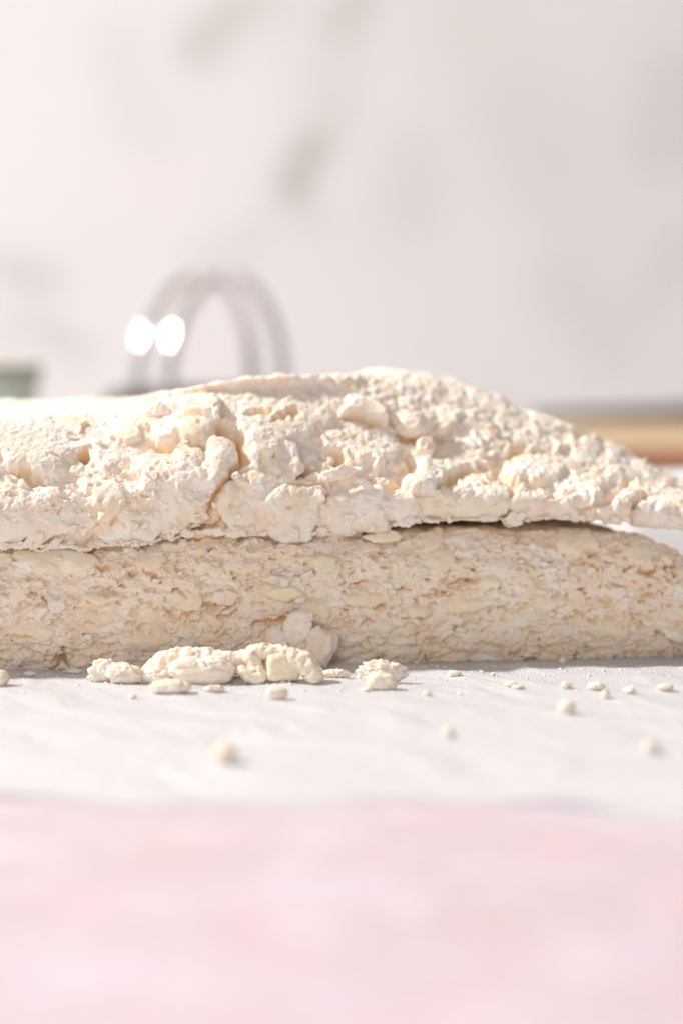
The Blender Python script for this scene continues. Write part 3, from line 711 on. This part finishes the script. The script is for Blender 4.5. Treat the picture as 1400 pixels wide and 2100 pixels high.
for i in range(110):
    cx, cy = r.uniform(10, 1390), r.uniform(1115, 1355)
    s = r.uniform(4, 13)
    y = .6 if r.random() < .2 else 0
    add_flake(slab_low, find_low, rand_poly(cx, cy, s * 1.2, s * r.uniform(.4, .8), 8, r), r.uniform(-.01, .03), s / 100 * r.uniform(.3, .7), (r.uniform(-.3, .3), r.uniform(-.2, .5)), y, seed=700 + i, nmix=.9, name='butter_piece' if y else 'flake', grain=.5 if y else 1)

# ------------------------------------------------------------------ loose crumbs
def sphere_pts(nu, nv):
    th = np.linspace(0, np.pi, nu); ph = np.linspace(0, 2 * np.pi, nv, endpoint=False)
    T, Ph = np.meshgrid(th, ph, indexing='ij')
    return np.stack([np.sin(T) * np.cos(Ph), np.sin(T) * np.sin(Ph), np.cos(T)], -1).reshape(-1, 3), grid_faces(nu, nv, True)
def lump(name, c, rad, seed, rot=0.0, nu=48, nv=72, rough=1.0, yellow=.08, box=2.0, bean=0.0, parent=None, mat=None, tiltx=0.0):
    S, F = sphere_pts(nu, nv)
    if box > 2:
        S = S / (np.abs(S) ** box).sum(1, keepdims=True) ** (1 / box)
    size = float(np.mean(rad))
    q = S * 1.3 + seed * 2.7
    k = 1 + .22 * rough * fbm(q, 3, seed) + .10 * rough * fbm(q * 3.2, 3, seed + 3)
    f1, f2, wid = worley(q * 1.6, seed + 5)
    k += .12 * rough * (np.clip((f2 - f1) * 2, 0, 1) - .5) + .05 * min(1.3, rough + .4) * (ridged(q * 3.0, 3, seed + 12) - .6)
    V = S * k[:, None] * np.asarray(rad)
    V += S * (.010 * noise(V * 14 + seed, seed + 8) + .008 * noise(V * 30 + seed, seed + 9))[:, None] * rough * min(1, size / .15)
    if bean: V[:, 2] += -bean * np.exp(-(V[:, 0] / (rad[0] * .33)) ** 2) * np.clip(V[:, 2] / rad[2], 0, 1)
    cx_, sx_ = math.cos(tiltx), math.sin(tiltx)
    V = np.stack([V[:, 0] * cx_ - V[:, 2] * sx_, V[:, 1], V[:, 0] * sx_ + V[:, 2] * cx_], -1)
    cr, sr = math.cos(rot), math.sin(rot)
    V = np.stack([V[:, 0] * cr - V[:, 1] * sr, V[:, 0] * sr + V[:, 1] * cr, V[:, 2]], -1) + np.asarray(c)
    return link(name, mesh_np(name, V, F, tint=tint_simple(V, seed + 60, yellow, .55)), mat or M_DOUGH, parent)
def crumb_px(px0, px1, py_top, py_base, depth, label, seed, back=0.0, group=None, **kw):
    """crumb on the paper: its left, right, top and base in the photo"""
    cx = (px0 + px1) / 2
    x, y = on_table(cx, py_base, .03); s = (D + y) / D
    rx = (px1 - px0) / 200 * s; rz = (py_base - py_top) / 200 * s
    ry = depth
    o = lump('crumb', (x, y + ry * .9 + back, paper_z(x, y) + rz * .93), (rx, ry, rz * 1.05), seed, **kw)
    tag(o, label, 'crumb', group)
    if group == G1:                                          # ragged scales sticking to the bigger crumbs
        rr_ = np.random.default_rng(seed)
        for k in range(5):
            a, b = rr_.uniform(-.8, .8), rr_.uniform(-.2, .85)
            w_ = rr_.uniform(4, 9)
            n_ = np.array((a, -math.sqrt(max(.05, 1 - a * a * .6)), b)); n_ /= np.linalg.norm(n_)
            p_ = np.array((x, y + ry * .9 + back, paper_z(x, y) + rz * .93)) + n_ * np.array((rx, ry, rz)) * .98
            link('flake', flake_mesh('flake', p_, n_, px_poly(rand_poly(0, 0, w_, w_ * .65, 8, rr_)), .035, .15, (rr_.uniform(-.3, .3), rr_.uniform(-.3, .3)), seed + k, .05, 1.2, .1), M_FLAKE, o)
    return o
G1 = 'large crumbs broken off in front of the dough'
crumb_px(348, 480, 1349, 1408, .30, 'plump bean-shaped floured crumb in front, left of the curled crumb', 901, bean=.10, group=G1, rough=.5, box=2.4)
crumb_px(752, 812, 1386, 1419, .2, 'smooth pale wedge-shaped crumb in front of a ragged one, right of the heap', 902, group=G1, rough=.5, box=2.8, yellow=.3, tiltx=-.12)
crumb_px(732, 832, 1362, 1404, .16, 'ragged grey-white crumb lying behind the smooth wedge crumb', 903, group=G1, rough=1.3)
crumb_px(214, 296, 1366, 1406, .2, 'pointed floured crumb at the front of the left end of the heap', 904, group=G1, rough=1.0, tiltx=-.15)
crumb_px(182, 248, 1358, 1402, .18, 'ragged crumb at the far left end of the heap, behind the pointed crumb', 905, group=G1, rough=1.4)
crumb_px(288, 350, 1376, 1406, .18, 'low crumb between the pointed crumb and the bean-shaped crumb', 906, group=G1, rough=1.0)
crumb_px(-22, 17, 1382, 1415, .2, 'smooth yellow crumb cut off by the left edge of the photo', 907, group=G1, rough=.4, yellow=.3)
crumb_px(308, 390, 1400, 1428, .2, 'flat pale crumb lying nearest, in front of the bean-shaped crumb', 908, group=G1, rough=.8)
crumb_px(420, 460, 1406, 1420, .1, 'small flat crumb at the foot of the bean-shaped crumb', 909, group=G1, rough=.8)
crumb_px(546, 590, 1408, 1434, .12, 'small pale crumb in front of the yellow butter cube', 910, group=G1, rough=.6)
crumb_px(660, 716, 1380, 1396, .10, 'small ragged crumb between the curled crumb and the ragged grey crumb', 911, group=G1, rough=1.3)
# ridge of dough behind the bean
x0, y0 = on_table(300, 1396); x1, y1 = on_table(560, 1372)
def tube(name, path, radii, seed, yellow=.1, rough=1.0, n=40, m=90, parent=None, flat=1.0, mat=None):
    path = np.asarray(path, float); radii = np.asarray(radii, float)
    t = np.linspace(0, 1, len(path)); tt = np.linspace(0, 1, m)
    c = np.stack([np.interp(tt, t, path[:, k]) for k in range(3)], -1)
    for _ in range(30): c[1:-1] = (c[:-2] + 2 * c[1:-1] + c[2:]) / 4
    rr = np.interp(tt, t, radii)
    for _ in range(8): rr[1:-1] = (rr[:-2] + 2 * rr[1:-1] + rr[2:]) / 4
    e = np.minimum(tt, 1 - tt) * (m - 1) / 7.0
    rr = rr * np.sqrt(np.clip(1 - (1 - np.clip(e, 0, 1)) ** 2, .0004, 1))
    T = np.gradient(c, axis=0); T /= np.linalg.norm(T, axis=1, keepdims=True)
    up_ = np.array([0, -1.0, 0.0]); A = np.cross(T, up_); A /= np.linalg.norm(A, axis=1, keepdims=True) + 1e-9; B = np.cross(A, T)
    a = np.linspace(0, 2 * np.pi, n, endpoint=False)
    off = A[:, None] * np.cos(a)[None, :, None] + flat * B[:, None] * np.sin(a)[None, :, None]
    V = c[:, None] + off * rr[:, None, None]
    q = V.reshape(-1, 3) + seed
    k = .05 * fbm(q * 3.5, 3, seed) + .03 * fbm(q * 9, 3, seed + 2) + .010 * noise(q * 28, seed + 4)
    V = V.reshape(-1, 3) + off.reshape(-1, 3) * (k * rough)[:, None] * np.clip(rr.repeat(n) / .15, 0, 1)[:, None]
    return link(name, mesh_np(name, V, grid_faces(m, n, True), tint=tint_simple(V, seed + 60, yellow, .55)), mat or M_DOUGH, parent)
def P3(px, py, Y): x, z = at(px, py, Y); return (x, Y, z)
o = tube('crumb', [P3(292, 1392, -1.7), P3(330, 1362, -1.75), P3(380, 1352, -1.75), P3(430, 1356, -1.75), P3(480, 1360, -1.75), P3(520, 1352, -1.7)], [.16, .24, .25, .24, .24, .2], 930, yellow=.03, rough=1.4, flat=1.1)
tag(o, 'long low ridge of crumbled dough behind the bean-shaped crumb', 'crumb', G1)
# curled crumb with a butter cube under its arch
cc = tube('crumb', [P3(490, 1366, -2.25), P3(505, 1384, -2.35), P3(540, 1392, -2.35), P3(520, 1358, -2.2), P3(512, 1336, -2.1), P3(548, 1336, -2.15), P3(590, 1346, -2.2), P3(625, 1358, -2.25), P3(645, 1380, -2.35), P3(640, 1404, -2.4)], [.10, .14, .12, .15, .14, .16, .2, .22, .2, .16], 940, yellow=.32, rough=1.2, m=150)
tag(cc, 'curled cream crumb arching over a small yellow butter cube', 'crumb', G1)
x, y = on_table(579, 1410); z = paper_z(x, y)
bc = lump('butter_cube', (x, y + .28, z + .285), (.33, .25, .27), 950, rough=.22, yellow=.6, box=5.0, rot=.18, mat=M_BUTTER)
tag(bc, 'small yellow butter cube on the parchment under the arched crumb', 'butter')
# big leaning chunk made of stuck flakes
root = empty('dough_chunk', (-.8, -1.0, 0))
tag(root, 'tall ragged chunk of dough leaning against the lower slab behind the curled crumb', 'dough chunk')
root_inv = root.location.copy()
for i, (poly, Yd, th, y) in enumerate([([(548, 1292), (570, 1282), (610, 1276), (660, 1290), (690, 1300), (692, 1330), (680, 1345), (672, 1370), (640, 1376), (590, 1370), (545, 1345)], -.42, .26, 0), ([(580, 1290), (590, 1262), (612, 1252), (636, 1256), (640, 1280), (636, 1310), (600, 1325), (582, 1312)], -.62, .12, .05),
                                       ([(630, 1300), (650, 1284), (676, 1300), (684, 1325), (668, 1350), (668, 1368), (645, 1376), (628, 1350)], -.62, .10, 0), ([(548, 1296), (575, 1285), (590, 1320), (600, 1350), (560, 1350), (546, 1325)], -.6, .08, 0), ([(628, 1252), (640, 1254), (644, 1272), (634, 1274)], -.6, .07, 0)]):
    p = np.asarray(poly, float); c = p.mean(0); x, z = at(c[0], c[1], Yd)
    me = flake_mesh('lump' if i == 0 else 'flake', (x - (-.8), Yd - (-1.0), z), (.1, -1, .1), px_poly(p), th, .10, (r.uniform(-.2, .2), .15), 960 + i, y, 1.8, .09)
    link('lump' if i == 0 else 'flake', me, M_DOUGH, root)
# scattered small crumbs
G2 = 'small crumbs scattered on the parchment'
for i, (a, b, t, bs, label) in enumerate([
        (1034, 1062, 1402, 1412, 'tiny pair-like crumb left of the others on the right of the parchment'), (1050, 1074, 1408, 1416, 'flat tiny crumb touching the leftmost crumb on the right side'), (1150, 1172, 1404, 1418, 'small round crumb left of the oblong crumb on the right side'),
        (1205, 1240, 1406, 1422, 'oblong cream crumb, the widest of the row on the right'), (1233, 1250, 1420, 1438, 'small upright crumb just below the oblong crumb'), (1280, 1304, 1416, 1428, 'low crumb right of the oblong crumb on the parchment'),
        (1348, 1380, 1406, 1420, 'cream crumb farthest right in the row of small crumbs'), (1145, 1180, 1446, 1472, 'soft-focus crumb below the row of small crumbs on the right'), (918, 944, 1380, 1392, 'small crumb in the shadow right of the ragged grey crumb'),
        (1006, 1016, 1382, 1390, 'speck of crumb in the shadow near the slab foot'), (908, 930, 1494, 1516, 'faint blurred crumb in the middle of the open parchment'), (1320, 1350, 1526, 1552, 'blurred yellowish crumb near the right edge of the parchment'),
        (438, 484, 1534, 1574, 'large blurred yellow crumb, nearest one on the left of the parchment'), (48, 72, 1382, 1392, 'small crumb against the left foot of the lower slab'), (135, 166, 1376, 1386, 'thin crumb left of the heap at the slab foot'), (868, 884, 1418, 1428, 'speck of crumb right of the smooth wedge crumb'),
        (264, 280, 1424, 1434, 'faint speck left of the flat pale crumb'), (1146, 1160, 1352, 1364, 'crumb stuck at the slab foot on the right'), (742, 760, 1412, 1420, 'thin flat crumb at the left foot of the smooth wedge crumb')]):
    crumb_px(a, b, t, bs, (b - a) / 260, label, 1000 + i, group=G2, nu=22, nv=32, rough=.9, yellow=.12)
# loose flour: far too fine to count
S, F = sphere_pts(5, 6)
pts = []
for k in range(1900):
    if k < 1000: px, py = r.uniform(0, 1400), 1368 + abs(r.normal(0, 34))
    else: px, py = r.normal(520, 260), 1376 + abs(r.normal(0, 26))
    x, y = on_table(px, py)
    if y > yf_low(x) + .25: continue
    pts.append((x, y, r.uniform(.004, .02) if r.random() < .93 else r.uniform(.02, .04)))
px_ = np.array([p[:2] for p in pts]); hz = paper_height(px_[:, :1], px_[:, 1:2])[:, 0]
V = np.concatenate([S * np.array((p[2] * r.uniform(.8, 1.6), p[2] * r.uniform(.8, 1.6), p[2] * .7)) + np.array((p[0], p[1], z + p[2] * .3)) for p, z in zip(pts, hz)])
FF = np.concatenate([F + i * len(S) for i in range(len(pts))])
fs = link('flour_dust', mesh_np('flour_dust', V, FF, tint=np.tile(FLOUR, (len(V), 1))), M_DOUGH)
fs['kind'] = 'stuff'; fs['label'] = 'loose flour and specks dusted over the parchment'

# ------------------------------------------------------------------ things behind, out of focus
def box_mesh(name, x0, x1, y0, y1, z0, z1, bev=.15):
    import bmesh
    bm = bmesh.new(); bmesh.ops.create_cube(bm, size=1)
    for v in bm.verts:
        v.co = ((x0 + x1) / 2 + v.co.x * (x1 - x0), (y0 + y1) / 2 + v.co.y * (y1 - y0), (z0 + z1) / 2 + v.co.z * (z1 - z0))
        v.co *= CM
    bmesh.ops.bevel(bm, geom=bm.edges[:], offset=bev * CM, segments=3, affect='EDGES', profile=.5)
    me = bpy.data.meshes.new(name); bm.to_mesh(me); bm.free(); return me
def wood(name, c1, c2):
    m, nt, b = new_mat(name)
    tc = N(nt, 'ShaderNodeTexCoord'); mp = N(nt, 'ShaderNodeMapping'); mp.inputs['Scale'].default_value = (8, 90, 90)
    n = N(nt, 'ShaderNodeTexNoise'); n.inputs['Scale'].default_value = 3; n.inputs['Detail'].default_value = 6; n.inputs['Distortion'].default_value = 1.0
    cr = N(nt, 'ShaderNodeValToRGB'); cr.color_ramp.elements[0].position = .35; cr.color_ramp.elements[1].position = .65
    cr.color_ramp.elements[0].color = (*c1, 1); cr.color_ramp.elements[1].color = (*c2, 1)
    nt.links.new(tc.outputs['Object'], mp.inputs[0]); nt.links.new(mp.outputs[0], n.inputs['Vector']); nt.links.new(n.outputs[0], cr.inputs[0]); nt.links.new(cr.outputs[0], b.inputs['Base Color'])
    b.inputs['Roughness'].default_value = .5
    return m
M_W1 = wood('pale_maple', (.50, .36, .19), (.57, .42, .25)); M_W2 = wood('reddish_cherry', (.46, .22, .12), (.54, .28, .16))
board = empty('cutting_board', (8, 32, 0))
tag(board, 'blurred wooden board of pale and reddish strips behind the dough', 'cutting board')
# pale top strip glued on a reddish front strip
for nm, x0, x1, y0, y1, z0, z1, mt in [('pale_strip', -12.0, 26, 0.9, 18, 1.1, 2.48, M_W1), ('reddish_strip', -12.0, 26, -0.7, .88, 1.1, 2.45, M_W2), ('base_plank', -12, 26, -0.6, 17.9, -.02, 1.08, M_W2)]:
    link(nm, box_mesh(nm, x0, x1, y0, y1, z0, z1, .12), mt, board)
M_STEEL = plain('polished_steel', (.86, .84, .84), .05, .72)
M_DARK = plain('gap_shade', (.035, .03, .028), .45, .3)
bar = link('shade_bar', box_mesh('shade_bar', 8, 22, 51.6, 52.8, -.4, 2.32, .2), M_DARK)  # dark bar put where the gap behind the board lies in shade
bar.rotation_euler = (0, math.radians(-2.5), 0)
tag(bar, 'dark tray standing in for the shaded gap, a thin line behind the wooden board', 'bar')

def steel_loop(name, cx, Y, half, z0, ztop, rad, parent, lean=0.0):
    pts = []; hh = half * 1.9; zc = ztop - hh
    for t in np.linspace(0, 1, 10, endpoint=False): pts.append((cx - half, z0 + (zc - z0) * t))
    for a in np.linspace(np.pi, 0, 40): pts.append((cx + half * math.cos(a), zc + hh * math.sin(a)))
    for t in np.linspace(0, 1, 10)[1:]: pts.append((cx + half, zc + (z0 - zc) * t))
    pts = np.array(pts); c = np.stack([pts[:, 0], Y + lean * (pts[:, 1] - z0), pts[:, 1]], -1)
    T = np.gradient(c, axis=0); T /= np.linalg.norm(T, axis=1, keepdims=True)
    B = np.tile(np.array([0, 1.0, 0]), (len(c), 1)); A = np.cross(T, B); A /= np.linalg.norm(A, axis=1, keepdims=True); B = np.cross(A, T)
    a = np.linspace(0, 2 * np.pi, 24, endpoint=False)
    V = c[:, None] + rad * (A[:, None] * np.cos(a)[None, :, None] + B[:, None] * np.sin(a)[None, :, None])
    return link(name, mesh_np(name, V.reshape(-1, 3), grid_faces(len(c), 24, True)), M_STEEL, parent)
TY = 31.0; s_ = (D + TY) / D
tool = empty('pastry_cutter', (at(420, 790, TY)[0], TY, 2.5))
tag(tool, 'blurred steel pastry cutter with twin arched rods standing behind the dough', 'pastry cutter')
bx = tool.location.x / CM
for px_l, px_r, yy in [(274, 514, 0.6), (345, 578, -.9)]:
    xl, _ = at(px_l, 700, TY); xr, _ = at(px_r, 700, TY); _, zt = at(400, 548, TY)
    steel_loop('wire_loop', (xl + xr) / 2 - bx, yy, (xr - xl) / 2, .9, zt - 2.5 - .3, .26, tool, lean=.52)
S, F = sphere_pts(24, 40)
S4 = S / (np.abs(S) ** 6).sum(1, keepdims=True) ** (1 / 6)
link('handle', mesh_np('handle', S4 * np.array((3.4, .9, 1.05)) + np.array((0, .25, 1.05)), F), plain('grey_handle', (.16, .15, .15), .4), tool)

# green bowl on the far left
BY = 30.0; x, zt = at(88, 746, BY)
bowl = empty('bowl', (at(-60, 790, BY)[0], BY, -.06))
tag(bowl, 'blurred sage green bowl cut off by the left edge behind the dough', 'bowl')
R0 = x - at(-60, 790, BY)[0]; Ht = zt + .06
prof = [(0, .0), (R0 * .55, .0), (R0 * .62, .3), (R0 * .80, Ht * .45), (R0 * .95, Ht * .85), (R0, Ht - .1), (R0 - .05, Ht), (R0 - .25, Ht - .02), (R0 - .32, Ht - .3), (R0 * .7, Ht * .4), (R0 * .4, .5), (0, .45)]
def lathe(name, prof, mat, parent, n=72):
    prof = np.array(prof); a = np.linspace(0, 2 * np.pi, n, endpoint=False)
    V = np.stack([prof[:, 0][:, None] * np.cos(a), prof[:, 0][:, None] * np.sin(a), np.repeat(prof[:, 1][:, None], n, 1)], -1).reshape(-1, 3)
    return link(name, mesh_np(name, V, grid_faces(len(prof), n, True)[:, ::-1]), mat, parent)
lathe('body', prof[:6] + prof[8:], plain('sage_glaze', (.56, .68, .57), .35, noise_scale=60, amt=.12), bowl)
lathe('rim', [(R0 - .33, Ht - .32), (R0 - .28, Ht - .05), (R0 - .12, Ht + .02), (R0 + .01, Ht - .05), (R0 + .01, Ht - .14)], plain('bare_clay_rim', (.50, .46, .36), .6), bowl)
